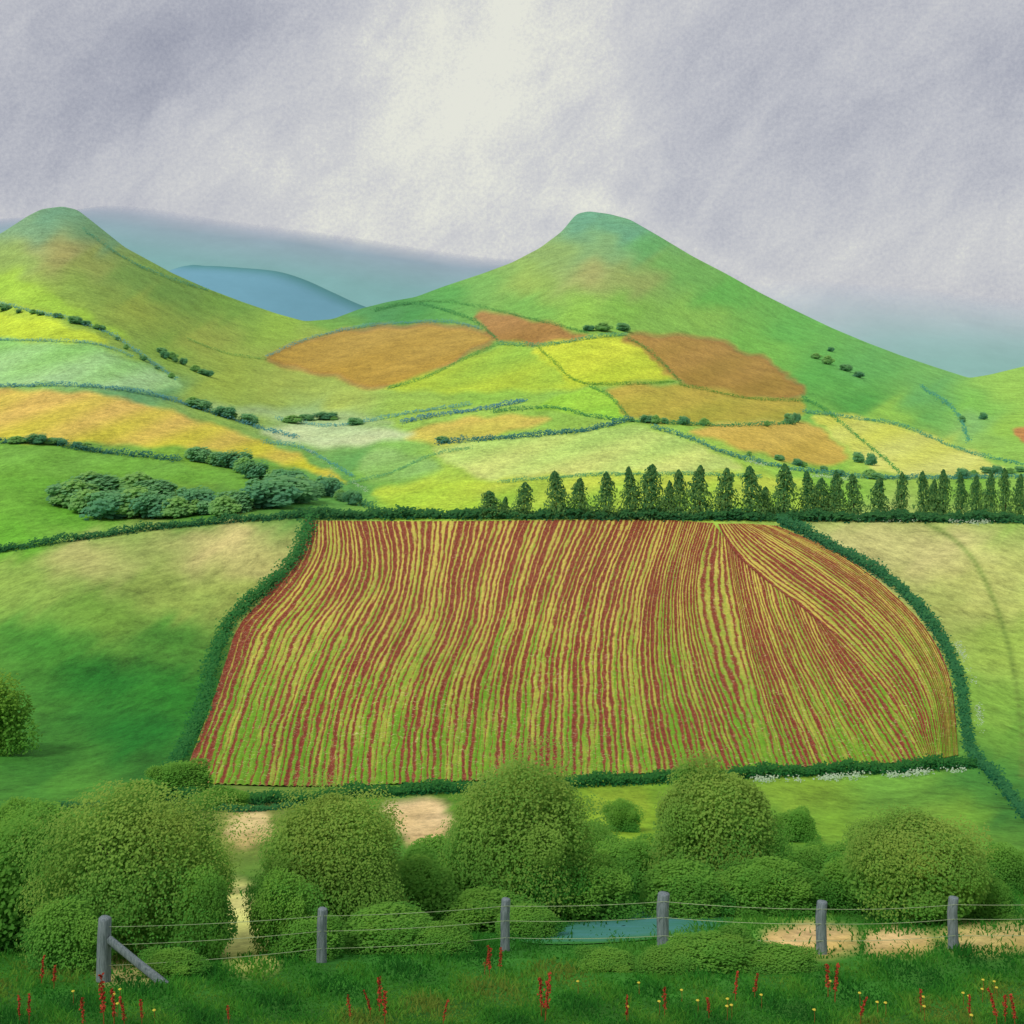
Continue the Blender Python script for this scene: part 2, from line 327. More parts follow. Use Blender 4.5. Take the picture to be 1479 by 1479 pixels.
# ---------------------------------------------------------------- distant ridges
mat_far=colormat('hazy_moorland',0.35,.004,8,.75,warmk=0,alpha=True)
def ridge(name,pts,D,top,bot,zfall,label,soft):
    sm=smooth(pts,14);n=len(sm);fz_=np.concatenate([[0,.01,.03,.05],np.linspace(.07,1,16)])
    rows=[];cl=[]
    xs=(sm[:,0]-CX)/F*D;zs=CH-(sm[:,1]-HV)/F*D
    for dy,fz in [(.3,1.0),(.1,.35)]+[(-.5*f**.8,f) for f in fz_]:
        nz=12*np.sin(xs/170+fz*5)+8*np.sin(xs/70+fz*9)
        z=zs*(1-fz)+(-200)*fz+nz*min(fz*4,1)*0.6
        rows.append(np.stack([xs,np.full(n,D*(1+dy)),z],-1))
        k=np.clip((zs-z)/zfall,0,1)[:,None];cc=lin(top)*(1-k)+lin(bot)*k  # haze painted into ridge colour and alpha, by drop below the crest
        al=np.clip((zs-z)/soft,0,1)[:,None]**.8 if soft else np.ones((n,1))
        if dy>0: al=np.zeros((n,1)) if soft else al
        cl.append(np.concatenate([cc,al],1))
    R=np.array(rows)
    me=mkmesh(name,R.reshape(-1,3),gridfaces(*R.shape[:2])[:,::-1],np.concatenate(cl))
    addobj(name,me,mat_far,kind='structure',label=label,category='hill')
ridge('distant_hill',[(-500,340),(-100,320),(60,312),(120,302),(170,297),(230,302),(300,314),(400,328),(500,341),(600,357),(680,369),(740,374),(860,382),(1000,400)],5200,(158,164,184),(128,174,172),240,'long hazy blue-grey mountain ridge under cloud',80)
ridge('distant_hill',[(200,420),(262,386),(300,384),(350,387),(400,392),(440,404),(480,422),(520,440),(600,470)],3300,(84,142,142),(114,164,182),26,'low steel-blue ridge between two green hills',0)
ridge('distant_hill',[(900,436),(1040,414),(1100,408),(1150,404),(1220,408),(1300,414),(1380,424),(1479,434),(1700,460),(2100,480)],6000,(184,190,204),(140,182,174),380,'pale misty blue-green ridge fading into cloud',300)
# ---------------------------------------------------------------- foliage helpers
def leaves(cen,nor,size,cols,asp=1.5):
    n=len(cen);nor=nor/np.maximum(np.linalg.norm(nor,axis=1,keepdims=True),1e-6)
    a=rng.normal(size=(n,3));t=np.cross(nor,a);t/=np.maximum(np.linalg.norm(t,axis=1,keepdims=True),1e-6);b=np.cross(nor,t)
    s=size[:,None]
    v=np.stack([cen-t*s*asp*.5,cen-b*s*.5,cen+t*s*asp*.5,cen+b*s*.5],1).reshape(-1,3)
    f=np.arange(n*4).reshape(n,4);return v,f,np.repeat(cols,4,0)
def crown(W,D,H,zc,nl,ls,c_hi,c_lo,nclump=46,seed=0,droop=0.0):
    R=np.random.default_rng(seed)
    cl=R.normal(size=(nclump,3));cl/=np.linalg.norm(cl,axis=1,keepdims=True);cl*=(R.uniform(.35,.78,(nclump,1)))
    rad=R.uniform(.16,.40,nclump)
    idx=R.integers(0,nclump,nl);d=R.normal(size=(nl,3));d/=np.linalg.norm(d,axis=1,keepdims=True)
    p=cl[idx]+d*(rad[idx]*np.minimum(R.uniform(.60,1.0,nl)+np.abs(R.normal(size=nl))*.20,1.28))[:,None]
    out=p/np.maximum(np.linalg.norm(p,axis=1,keepdims=True),1e-3)
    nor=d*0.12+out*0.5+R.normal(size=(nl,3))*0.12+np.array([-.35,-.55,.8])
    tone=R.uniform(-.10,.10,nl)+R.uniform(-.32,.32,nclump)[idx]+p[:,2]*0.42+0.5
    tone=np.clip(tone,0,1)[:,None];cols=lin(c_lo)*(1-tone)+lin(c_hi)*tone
    ni=nl//3;q=R.normal(size=(ni,3));q/=np.linalg.norm(q,axis=1,keepdims=True);qr=R.uniform(.3,.82,(ni,1));q*=qr
    if droop:
        for A in (p,q):
            m=A[:,2]<0;A[m,:2]*=(1+droop*(-A[m,2]))[:,None]
    P=np.concatenate([p,q])*np.array([W/2,D/2,H/2])+np.array([0,0,zc])
    Nn=np.concatenate([nor,q*.4+np.array([-.3,-.5,.8])]);S=np.concatenate([R.uniform(.7,1.4,nl)*ls,np.full(ni,ls*1.7)])
    tq=np.clip(q[:,2:]*.5+.5+R.uniform(-.1,.1,(ni,1)),0,1)
    Cn=np.concatenate([cols,lin(c_lo)*(1-tq)+lin(c_hi)*tq])
    k=P[:,2]>0.0;P=P[k];Nn=Nn[k];S=S[k];Cn=Cn[k]
    return leaves(P,Nn,S,Cn)
def limb(path,rads,seg=8):
    path=np.array(path,float);vs=[];n=len(path)
    for i in range(n):
        t=path[min(i+1,n-1)]-path[max(i-1,0)];t/=np.linalg.norm(t)
        a=np.cross(t,[0.3,1,0.1]);a/=np.linalg.norm(a);b=np.cross(t,a)
        for k in range(seg):
            th=2*math.pi*k/seg;vs.append(path[i]+rads[i]*(math.cos(th)*a+math.sin(th)*b)*(1+0.12*math.sin(3*th+i)))
    fs=[]
    for i in range(n-1):
        for k in range(seg): fs.append((i*seg+k,i*seg+(k+1)%seg,(i+1)*seg+(k+1)%seg,(i+1)*seg+k))
    return np.array(vs),np.array(fs)
def merge(parts):
    vs=[];fs=[];o=0
    for v,f in parts: vs.append(v);fs.append(f+o);o+=len(v)
    return np.concatenate(vs),np.concatenate(fs)
mat_bark,nt,bs=newmat('bark');g=N(nt,'ShaderNodeNewGeometry')
nt.links.new(MIX(nt,noise(nt,mapping(nt,g.outputs['Position'],(6,6,1)),2,6,.7),RGB((52,44,32)),RGB((112,98,74))),bs.inputs['Base Color'])
def trunkmesh(H,r0,spread,seed):
    R=random.Random(seed);parts=[]
    pts=[(0,0,-0.3),(R.uniform(-.05,.05),0,H*.25),(R.uniform(-.15,.15),R.uniform(-.1,.1),H*.55),(R.uniform(-.2,.2),0,H*.85)]
    parts.append(limb(pts,[r0*1.3,r0,r0*.7,r0*.25]))
    for i in range(6):
        a=i*1.05+R.uniform(-.3,.3);z=H*R.uniform(.22,.55)
        e=np.array([math.cos(a)*spread*.6,math.sin(a)*spread*.5,z+H*R.uniform(.15,.35)])
        st=np.array([0,0,z]);parts.append(limb([st,st*.5+e*.5+np.array([0,0,-.1]),e],[r0*.45,r0*.3,r0*.1],6))
    v,f=merge(parts);return mkmesh('trunk',v,f)
BT=[(185,1378,330,272,0,'broad rounded dark green tree behind the fence brace'),
(478,1352,248,222,1,'rounded olive-green tree on the slope above the fence'),
(752,1326,252,246,2,'tall rounded olive-green tree at the ploughed field edge'),
(1032,1304,216,212,3,'rounded dark green tree with narrow crown on the slope'),
(1322,1328,246,160,4,'low spreading green tree beside the wire fence')]
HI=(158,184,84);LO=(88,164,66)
for u,vb,wp,hp,sd,lb in BT:
    b=PW(u,vb);y=b[1];W=wp*y/F;Hh=hp*y/F
    e=bpy.data.objects.new('broadleaf_tree',None);col.objects.link(e);e.location=b;e.empty_display_size=.5
    e['label']=lb;e['category']='tree';e['group']='broadleaf trees behind the fence'
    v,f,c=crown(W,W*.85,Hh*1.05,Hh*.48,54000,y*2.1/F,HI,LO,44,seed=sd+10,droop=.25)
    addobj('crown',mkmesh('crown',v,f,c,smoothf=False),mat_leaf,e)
    addobj('trunk',trunkmesh(Hh*.8,Hh*.035,W*.4,sd),mat_bark,e)
b=PW(-30,1085);y=b[1];W=150*y/F;Hh=130*y/F
e=bpy.data.objects.new('broadleaf_tree',None);col.objects.link(e);e.location=b
e['label']='soft green rounded tree standing in the dark green meadow';e['category']='tree'
v,f,c=crown(W,W*.8,Hh*1.4,Hh*.3,16000,y*2.6/F,(140,180,70),(76,156,62),30,seed=77,droop=.4)
addobj('crown',mkmesh('crown',v,f,c,smoothf=False),mat_leaf,e);addobj('trunk',trunkmesh(Hh*.6,Hh*.04,W*.4,5),mat_bark,e)
NB=[(20,1370,200,200),(95,1400,140,110),(290,1385,100,150),(410,1376,120,130),(590,1340,180,110),(660,1326,130,95),(560,1372,170,64),(850,1326,160,100),(915,1290,120,84),(890,1268,90,64),(985,1322,150,84),(1120,1318,150,84),(1160,1282,120,64),(1228,1316,120,90),(1420,1326,100,70),(700,1342,150,60),(450,1382,120,60),(60,1260,150,110),(640,1376,110,44),(30,1235,120,90),(1080,1320,130,74),(300,1290,80,90),(625,1290,120,90),(860,1240,70,60),(1225,1270,90,60),(1448,1290,80,80),(760,1352,110,46),(250,1408,110,36),(1040,1400,170,50),(1120,1402,130,34),(960,1404,110,32),(880,1400,110,26),(262,1150,110,54),(320,1168,80,34),(200,1166,100,40),(900,1200,60,50),(1150,1215,70,50)]
tb=[]
for s_ in range(4):
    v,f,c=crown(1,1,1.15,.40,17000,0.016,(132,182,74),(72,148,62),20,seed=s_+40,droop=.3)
    tb.append(mkmesh('bush',v,f,c,smoothf=False))
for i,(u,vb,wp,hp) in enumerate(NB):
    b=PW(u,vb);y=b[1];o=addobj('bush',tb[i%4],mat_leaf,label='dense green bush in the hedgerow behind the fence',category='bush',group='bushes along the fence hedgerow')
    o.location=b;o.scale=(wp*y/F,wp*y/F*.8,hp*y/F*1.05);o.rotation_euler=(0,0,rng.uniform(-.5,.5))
ft=[]
for s_,(hi,lo) in enumerate([((146,198,130),(94,156,120)),((130,188,126),(84,148,124)),((160,206,116),(100,162,106))]):
    v,f,c=crown(1,1,1.1,.42,1000,0.065,hi,lo,14,seed=s_+60,droop=.2);ft.append(mkmesh('field_tree',v,f,c,smoothf=False))
FT=[]
R=random.Random(5)
def scat(pts,n,w,h,j=3):
    sm=smooth(pts,10)
    for i in range(n):
        q=sm[int((i+R.uniform(.1,.9))/n*(len(sm)-1))];sc=R.uniform(.6,1.3)
        FT.append((q[0]+R.uniform(-j,j),q[1]+R.uniform(-j*.5,j*.5),w*sc*R.uniform(.8,1.4),h*sc))
scat([(0,447),(60,456),(110,466),(155,482)],10,16,11)
scat([(165,490),(210,520),(255,552)],5,10,8)
scat([(232,512),(262,528),(310,550)],8,14,11)
scat([(268,584),(330,604),(372,616)],6,22,14,2)
scat([(100,728),(160,744),(260,744),(330,742),(420,726)],20,52,36,10)
scat([(110,712),(150,710),(210,716),(300,722)],7,46,26,8)
scat([(280,664),(350,682),(430,708),(520,730)],18,32,25,6)
scat([(20,640),(70,642),(130,650)],7,26,14)
scat([(905,610),(960,612),(1020,614)],6,14,12,2)
FT+=[(1140,612,16,18),(1150,610,14,16),(1108,616,10,10),(1240,668,18,18),(1258,672,16,20),(1256,690,24,14),(1390,610,10,12),(1420,606,12,12),(870,478,26,14),(900,478,22,14),(850,478,18,10),(1195,526,18,14),(1222,536,20,12),(1240,545,16,10),(1178,518,16,9),(640,640,20,12),(1200,508,10,8)]
scat([(1080,658),(1160,674),(1240,690),(1330,694)],9,16,11)
scat([(420,612),(470,606),(520,616)],5,22,10)
scat([(1390,690),(1440,684),(1479,682)],6,20,14)
for i,(u,vb,wp,hp) in enumerate(FT):
    b=PW(u,vb);y=b[1];o=addobj('field_tree',ft[i%3],mat_leaf,label='small dark rounded tree on a field boundary',category='tree',group='hedgerow trees on the hillside fields')
    o.location=b;o.scale=(wp*y/F*1.1,wp*y/F*1.1,hp*y/F);o.rotation_euler=(0,0,rng.uniform(-.6,.6))
def hedge(pts,th,hi=(90,148,78),lo=(52,112,68),den=5.0,label='clipped dark green hedge between two fields',jit=0.3,lsz=.26,gap=0.0,name='hedge',group='hedges dividing the fields'):
    sm=smooth(pts,12);L=np.r_[0,np.cumsum(np.hypot(*np.diff(sm,axis=0).T))];n=int(L[-1]*den)+30
    t=rng.uniform(0,L[-1],n)
    if gap: t=t[(np.sin(t/17+1)+np.sin(t/7.3)+np.sin(t/3.1)*.6+rng.normal(size=len(t))*.3)>gap];n=len(t)
    u=np.interp(t,L,sm[:,0])+rng.normal(size=n)*th*jit;v=np.interp(t,L,sm[:,1])+rng.normal(size=n)*th*jit*.4
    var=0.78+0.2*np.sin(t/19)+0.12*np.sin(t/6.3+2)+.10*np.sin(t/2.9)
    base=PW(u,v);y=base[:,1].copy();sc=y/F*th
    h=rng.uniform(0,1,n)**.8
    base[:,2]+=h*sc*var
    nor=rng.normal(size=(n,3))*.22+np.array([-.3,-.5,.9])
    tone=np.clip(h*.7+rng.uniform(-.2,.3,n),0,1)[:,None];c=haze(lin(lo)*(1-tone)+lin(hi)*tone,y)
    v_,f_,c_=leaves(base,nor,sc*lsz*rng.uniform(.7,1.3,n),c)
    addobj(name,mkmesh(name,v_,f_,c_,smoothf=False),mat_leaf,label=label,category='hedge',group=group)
TEAL=dict(hi=(130,188,178),lo=(94,160,164),den=5)  # teal leaf colour also stands in for bluish-green shade lines between fields
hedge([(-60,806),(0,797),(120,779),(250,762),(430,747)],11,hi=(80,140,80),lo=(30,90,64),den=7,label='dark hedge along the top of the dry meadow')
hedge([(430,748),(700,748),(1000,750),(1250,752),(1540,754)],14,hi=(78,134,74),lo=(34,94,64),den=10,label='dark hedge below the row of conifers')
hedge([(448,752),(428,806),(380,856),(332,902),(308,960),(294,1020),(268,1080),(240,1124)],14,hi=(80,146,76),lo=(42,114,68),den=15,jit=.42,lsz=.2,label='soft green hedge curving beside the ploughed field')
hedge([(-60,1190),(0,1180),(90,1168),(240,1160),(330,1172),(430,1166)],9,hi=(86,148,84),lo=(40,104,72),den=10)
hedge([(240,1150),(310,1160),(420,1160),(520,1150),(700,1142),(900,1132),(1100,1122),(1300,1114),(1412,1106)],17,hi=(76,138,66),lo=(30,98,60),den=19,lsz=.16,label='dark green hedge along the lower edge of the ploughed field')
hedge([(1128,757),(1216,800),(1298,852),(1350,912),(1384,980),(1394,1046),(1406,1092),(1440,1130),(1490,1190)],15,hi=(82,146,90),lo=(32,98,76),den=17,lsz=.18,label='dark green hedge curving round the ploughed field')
PALE_HIGHLIGHT=dict(hi=(216,224,204),lo=(180,204,176),label='thin pale leaf strip added as a highlight along the hedge',gap=.1,lsz=.24,jit=.5)  # highlights along the hedges, added as sparse strips of pale leaves
hedge([(1090,1130),(1180,1127),(1300,1121),(1400,1114)],9,den=5,**PALE_HIGHLIGHT)
hedge([(1382,930),(1408,990),(1418,1060)],6,den=3,**PALE_HIGHLIGHT)
hedge([(1180,749),(1260,753),(1340,753),(1440,758)],7,den=4,**PALE_HIGHLIGHT)
hedge([(430,642),(500,690),(530,712)],5,den=3,**PALE_HIGHLIGHT)
hedge([(1080,668),(1160,686),(1260,698)],5,den=3,**PALE_HIGHLIGHT)
hedge([(280,660),(350,678),(420,702),(500,722),(540,738)],11,hi=(100,156,100),lo=(60,120,90))
hedge([(-60,640),(0,640),(60,640),(130,652),(260,666)],9,hi=(90,150,120),lo=(44,106,104))
hedge([(-60,436),(0,440),(60,454),(110,466),(160,484),(200,512),(255,548)],6,**TEAL)
hedge([(-60,562),(60,558),(150,561),(230,574),(290,592),(372,618),(430,634)],7,hi=(116,176,170),lo=(74,140,154))
hedge([(-60,491),(60,493),(140,498),(190,516)],5,**TEAL)
hedge([(385,517),(450,489),(540,471),(640,466),(695,476)],5,**TEAL)
hedge([(385,520),(330,512),(270,490)],4,hi=(140,180,96),lo=(110,164,86))
hedge([(540,450),(600,440),(660,455),(692,470),(720,494)],5.5,hi=(90,166,90),lo=(64,144,82))
hedge([(580,612),(640,600),(700,592),(760,580)],7,hi=(98,158,180),lo=(60,120,154))
hedge([(630,642),(700,636),(780,630),(850,622),(912,608)],8,hi=(90,152,140),lo=(50,110,120))
hedge([(712,596),(800,590),(860,604),(960,612),(1060,616),(1150,612)],6,hi=(104,170,100),lo=(66,138,92))
hedge([(850,558),(880,574),(908,604)],5,hi=(114,176,90),lo=(76,148,80))
hedge([(560,562),(610,548),(660,524),(720,498)],5,hi=(126,180,90),lo=(88,156,80))
hedge([(775,502),(800,524),(835,552),(900,556),(975,552)],5,hi=(136,176,70),lo=(96,156,66))
hedge([(905,488),(942,512),(985,554)],5,hi=(124,164,80),lo=(96,146,70))
hedge([(720,498),(780,500),(850,490),(905,484)],6,hi=(126,184,130),lo=(88,160,124))
hedge([(980,556),(1080,576),(1160,580)],4.5,hi=(126,166,70),lo=(96,146,62))
hedge([(1158,575),(1200,600),(1260,650),(1300,684)],5.5,hi=(104,176,96),lo=(66,144,86))
hedge([(940,618),(1000,636),(1060,660),(1130,676),(1240,690),(1340,692),(1479,690)],7,hi=(104,168,146),lo=(66,130,124))
hedge([(1160,596),(1240,606),(1300,616),(1400,655),(1479,672)],5.5,hi=(106,176,140),lo=(76,148,124))
hedge([(1330,560),(1380,596),(1400,640)],6,hi=(106,178,150),lo=(76,156,144))
hedge([(720,698),(850,688),(1000,686),(1100,690)],5.5,hi=(134,184,130),lo=(86,160,120))
hedge([(500,700),(560,686),(620,660),(680,648)],5,hi=(134,188,130),lo=(106,168,120))
hedge([(400,606),(470,616),(540,608),(600,596),(680,586)],5.5,**TEAL)
hedge([(380,640),(440,650),(510,690)],6,hi=(126,188,170),lo=(86,158,154))
hedge([(120,332),(170,368),(230,398),(300,420)],5,hi=(104,170,136),lo=(84,156,132))
hedge([(540,448),(620,436),(700,446),(800,470),(850,482)],4.5,hi=(112,176,90),lo=(78,150,82))
# ---------------------------------------------------------------- conifers
def conifer_mesh(seed):
    R=np.random.default_rng(seed);n=1700
    h=R.uniform(0.03,1,n)**1.02;k=R.uniform(22,36);a=R.uniform(0,6.283,n)
    tier=np.sin(h*k+np.sin(a*2+seed)*1.4)*.15+np.sin(a*3+h*11+seed)*.22
    ex=R.uniform(.45,.85)
    r=np.maximum((1-h)**ex*(.84+tier)*R.uniform(.35,1.25,n)*.5+.012,0.0)
    p=np.stack([np.cos(a)*r+.05*np.sin(h*5+seed*2),np.sin(a)*r,h-.06*r],-1)
    nor=np.stack([np.cos(a)*.5,np.sin(a)*.5-.4,np.full(n,.7)],-1)+R.normal(size=(n,3))*.3
    tone=np.clip(R.uniform(-.1,.5,n)+r*.7,0,1)[:,None];c=lin((54,120,78))*(1-tone)+lin((146,182,98))*tone
    v,f,cc=leaves(p,nor,R.uniform(.03,.065,n),c,1.6);return mkmesh('crown',v,f,cc,smoothf=False)
cm=[conifer_mesh(i) for i in range(9)]
tv,tf=limb([(0,0,-.03),(0.004,0,.4),(0,0,.93)],[.04,.026,.006],6);tm=mkmesh('trunk',tv,tf);tm.materials.append(mat_bark)
CF=[(708,710,36),(730,718,18),(757,698,30),(803,682,36),(838,692,30),(875,684,34),(910,676,32),(941,673,42),(966,696,28),(982,680,26),(1011,674,40),(1048,678,34),(1085,675,38),(1106,704,24),(1132,672,38),(1167,682,32),(1186,692,30),(1206,682,34),(1233,686,28),(1270,690,32),(1302,684,22),(1334,682,24),(1350,694,20),(1362,680,26),(1388,684,24),(1410,688,22),(1430,682,24),(1452,678,22),(1474,686,24),(1494,680,24)]
for i,(u,vt,w) in enumerate(CF):
    b=PW(u,748);y=b[1];hm=(748-vt)*y/F*1.02;wm=w*y/F*1.25
    e=bpy.data.objects.new('conifer_tree',None);col.objects.link(e);e.location=b
    e['label']='slender dark green conifer in a windbreak row';e['category']='tree';e['group']='row of conifers behind the ploughed field'
    for nm,ms in (('crown',cm[(i*4)%9]),('trunk',tm)):
        o=addobj(nm,ms,mat_leaf if nm=='crown' else mat_bark,e);o.scale=(wm,wm,hm);o.rotation_euler=(0,0,(i*.37)%1.0-.5)
# ---------------------------------------------------------------- fence
mat_wood,nt,bs=newmat('weathered_grey_wood');tc=N(nt,'ShaderNodeTexCoord')
w1=noise(nt,mapping(nt,tc.outputs['Object'],(22,22,2)),1.5,8,.7);w2=noise(nt,tc.outputs['Object'],5,5,.6)
cw=MIX(nt,M(nt,'MULTIPLY_ADD',M(nt,'SUBTRACT',w1,.5),2,.45,clamp=True),RGB((60,74,86)),RGB((176,184,188)));cw=MIX(nt,M(nt,'MULTIPLY',w2,.5),cw,RGB((100,122,112)))
nt.links.new(cw,bs.inputs['Base Color']);bp=N(nt,'ShaderNodeBump');bp.inputs['Distance'].default_value=.02;nt.links.new(w1,bp.inputs['Height']);nt.links.new(bp.outputs[0],bs.inputs['Normal'])
mat_wire,nt,bs=newmat('galvanised_wire');bs.inputs['Base Color'].default_value=RGB((180,196,150))+(1,);bs.inputs['Roughness'].default_value=.5
bs.inputs['Metallic'].default_value=.2
fence=bpy.data.objects.new('fence',None);col.objects.link(fence)
fence['label']='weathered grey post and wire fence across rough grass';fence['category']='fence'
POST=[(150,1325,1418,19),(465,1312,1390,14),(730,1298,1374,13),(958,1290,1372,17),(1187,1302,1378,15),(1377,1296,1370,14)]
fence.location=PW(150,1418)
tops=[];fl=Vector(fence.location)
for i,(u,vt,vb,w) in enumerate(POST):
    b=PW(u,vb);y=b[1];h=(vb-vt)*y/F;r=w*y/F/2
    v,f=limb([(0,0,-.4),(.003,0,h*.3),(-.004*i,.0,h*.7),(.01,0,h-.03),(.01,0,h),],[r*1.08,r*1.02,r,r*.97,r*.82],14)
    nv=len(v);v=np.concatenate([v,[[.01,0,h+.012]]])
    cap=[(nv-14+k,nv-14+(k+1)%14,nv) for k in range(14)]
    me=bpy.data.meshes.new('fence_post');me.from_pydata([tuple(q) for q in v],[],[tuple(q) for q in f]+cap);me.update()
    for pl in me.polygons: pl.use_smooth=True
    me.materials.append(mat_wood)
    o=bpy.data.objects.new('fence_post',me);col.objects.link(o);o.parent=fence;o.location=Vector(b)-fl
    tops.append((b,h,r))
b0,h0,r0=tops[0]
st=np.array([r0*.7,-.02,h0*.68]);en=PW(240,1420)-b0;en[2]-=.05
v,f=limb([st,st*.5+en*.5,en],[.085,.085,.09],10)
o=addobj('brace',mkmesh('brace',v,f),mat_wood,fence);o.location=Vector(b0)-fl
ext=np.array([PW(1600,1364)])
for frac in (.90,.62,.30):
    pts=[]
    ends=[(t[0],t[1],t[2]) for t in tops]+[(ext[0],tops[-1][1],.1)]
    for i in range(len(ends)-1):
        a=ends[i][0]+np.array([0,-ends[i][2]*1.02,ends[i][1]*frac]);b=ends[i+1][0]+np.array([0,-ends[i+1][2]*1.02,ends[i+1][1]*frac])
        for j in range(8):
            t=j/8;q=a*(1-t)+b*t;q[2]-=.05*4*t*(1-t);pts.append(q)
    pts.append(b);pts=np.array(pts)-np.array(fl)
    v,f=limb(pts,[.0065]*len(pts),5);addobj('wire',mkmesh('wire',v,f),mat_wire,fence)
# ---------------------------------------------------------------- pond
pu=smooth([(730,1352),(780,1340),(850,1328),(930,1314),(1000,1308),(1056,1320),(1046,1340),(980,1354),(860,1364),(770,1364)],6,True)
cen=pu.mean(0);rings=[];rc=[]
for s_ in np.concatenate([np.linspace(1,.6,10),np.linspace(.55,0.02,8)]):
    q=cen+(pu-cen)*s_;rings.append(PW(q[:,0],q[:,1],.03));rc.append(np.full(len(pu)+1,s_))
Rg=np.array(rings);Rg=np.concatenate([Rg,Rg[:,:1]],1);rc=np.array(rc).ravel()
mw,nt,bs=newmat('still_water');g=N(nt,'ShaderNodeNewGeometry');at=N(nt,'ShaderNodeAttribute',attribute_name='Col')
wc=noise(nt,mapping(nt,g.outputs['Position'],(.5,1.2,1)),.8,4,.6)
cw=MIX(nt,M(nt,'MULTIPLY_ADD',M(nt,'SUBTRACT',wc,.5),1.8,.5,clamp=True),RGB((66,134,96)),RGB((88,150,158)))
sx=N(nt,'ShaderNodeSeparateXYZ');nt.links.new(at.outputs['Color'],sx.inputs[0])
edge=M(nt,'MULTIPLY_ADD',M(nt,'ADD',sx.outputs[0],M(nt,'MULTIPLY',M(nt,'SUBTRACT',wc,.5),.8)),2.2,-1.2,clamp=True)
nt.links.new(MIX(nt,edge,cw,RGB((66,134,58))),bs.inputs['Base Color']);bs.inputs['Roughness'].default_value=.7;bs.inputs['Specular IOR Level'].default_value=.05
addobj('water',mkmesh('water',Rg.reshape(-1,3),gridfaces(*Rg.shape[:2]),np.repeat(rc[:,None],3,1)),mw,kind='structure',label='small blue-green pool below the hedgerow',category='water')
# ---------------------------------------------------------------- grass
def blades(u,v,hpx,wpx,cols,name,lab):
    n=len(u)
    b=PW(u,v);sc=b[:,1]/F;h=hpx*sc*rng.uniform(.4,1.3,n)*(0.75+.35*np.sin(u/37+v/9)+.25*np.sin(u/11-v/13));h=np.maximum(h,.03);w=wpx*sc
    a=rng.uniform(0,6.28,n);lean=rng.normal(size=(n,2))*.7
    t=np.stack([np.cos(a)*.8,np.sin(a)*.5,np.zeros(n)],-1)*w[:,None]
    tip=b+np.stack([lean[:,0]*h,lean[:,1]*h,h],-1);mid=b+np.stack([lean[:,0]*h*.3,lean[:,1]*h*.3,h*.55],-1)
    b=b-np.array([0,0,.03])
    V_=np.stack([b-t,b+t,mid+t*.7,tip,mid-t*.7],1).reshape(-1,3)
    i=np.arange(n)[:,None]*5
    pal=lin(np.array(cols));ph=np.clip((np.sin(u/61+v/17)+np.sin(u/23-v/11)+np.sin(u/131+v/31)+rng.normal(size=n)*.5)*.18+.45,0,.999)
    ci=(ph*len(cols)).astype(int);k=rng.uniform(.88,1.12,n)[:,None]
    me=bpy.data.meshes.new(name)
    me.vertices.add(n*5);me.vertices.foreach_set('co',V_.astype(np.float32).ravel())
    lp=np.concatenate([(i+np.array([[0,1,2,4]])).ravel(),(i+np.array([[4,2,3]])).ravel()]).astype(np.int32)
    me.loops.add(len(lp));me.loops.foreach_set('vertex_index',lp)
    me.polygons.add(2*n);me.polygons.foreach_set('loop_start',np.concatenate([np.arange(n)*4,n*4+np.arange(n)*3]).astype(np.int32))
    me.polygons.foreach_set('loop_total',np.concatenate([np.full(n,4),np.full(n,3)]).astype(np.int32));me.update(calc_edges=True)
    at=me.color_attributes.new('Col','FLOAT_COLOR','POINT');c=np.ones((n*5,4),np.float32);c[:,:3]=np.repeat(pal[ci]*k,5,0);at.data.foreach_set('color',c.ravel())
    addobj(name,me,mat_leaf,kind='stuff',label=lab,category='grass')
n=60000;u=rng.uniform(-60,1540,n);v=1380+rng.uniform(0,1,n)**.8*150+8*np.sin(u/60)+5*np.sin(u/23)
blades(u,v,8,1.8,[(48,110,42),(60,130,46),(76,144,50),(94,154,54),(112,156,58),(120,142,58)],'grass','rough green meadow grass under the fence')
n=30000;u=rng.uniform(-60,1540,n);v=rng.uniform(1285,1385,n)
k=np.ones(n,bool)
for poly in ([(312,1290),(350,1275),(396,1330),(400,1410),(330,1410)],[(745,1352),(800,1338),(1000,1312),(1050,1325),(960,1352),(840,1362)],[(1095,1350),(1160,1330),(1240,1340),(1236,1378),(1110,1380)],[(1250,1350),(1300,1342),(1350,1352),(1340,1376),(1256,1376)],[(1360,1346),(1560,1340),(1560,1372),(1370,1376)]):
    k&=sdf(u,v,poly)>rng.normal(size=n)*9
blades(u[k],v[k],9,1.8,[(56,124,44),(70,140,50),(92,152,58)],'scrub_grass','tufty green undergrowth between the bushes')
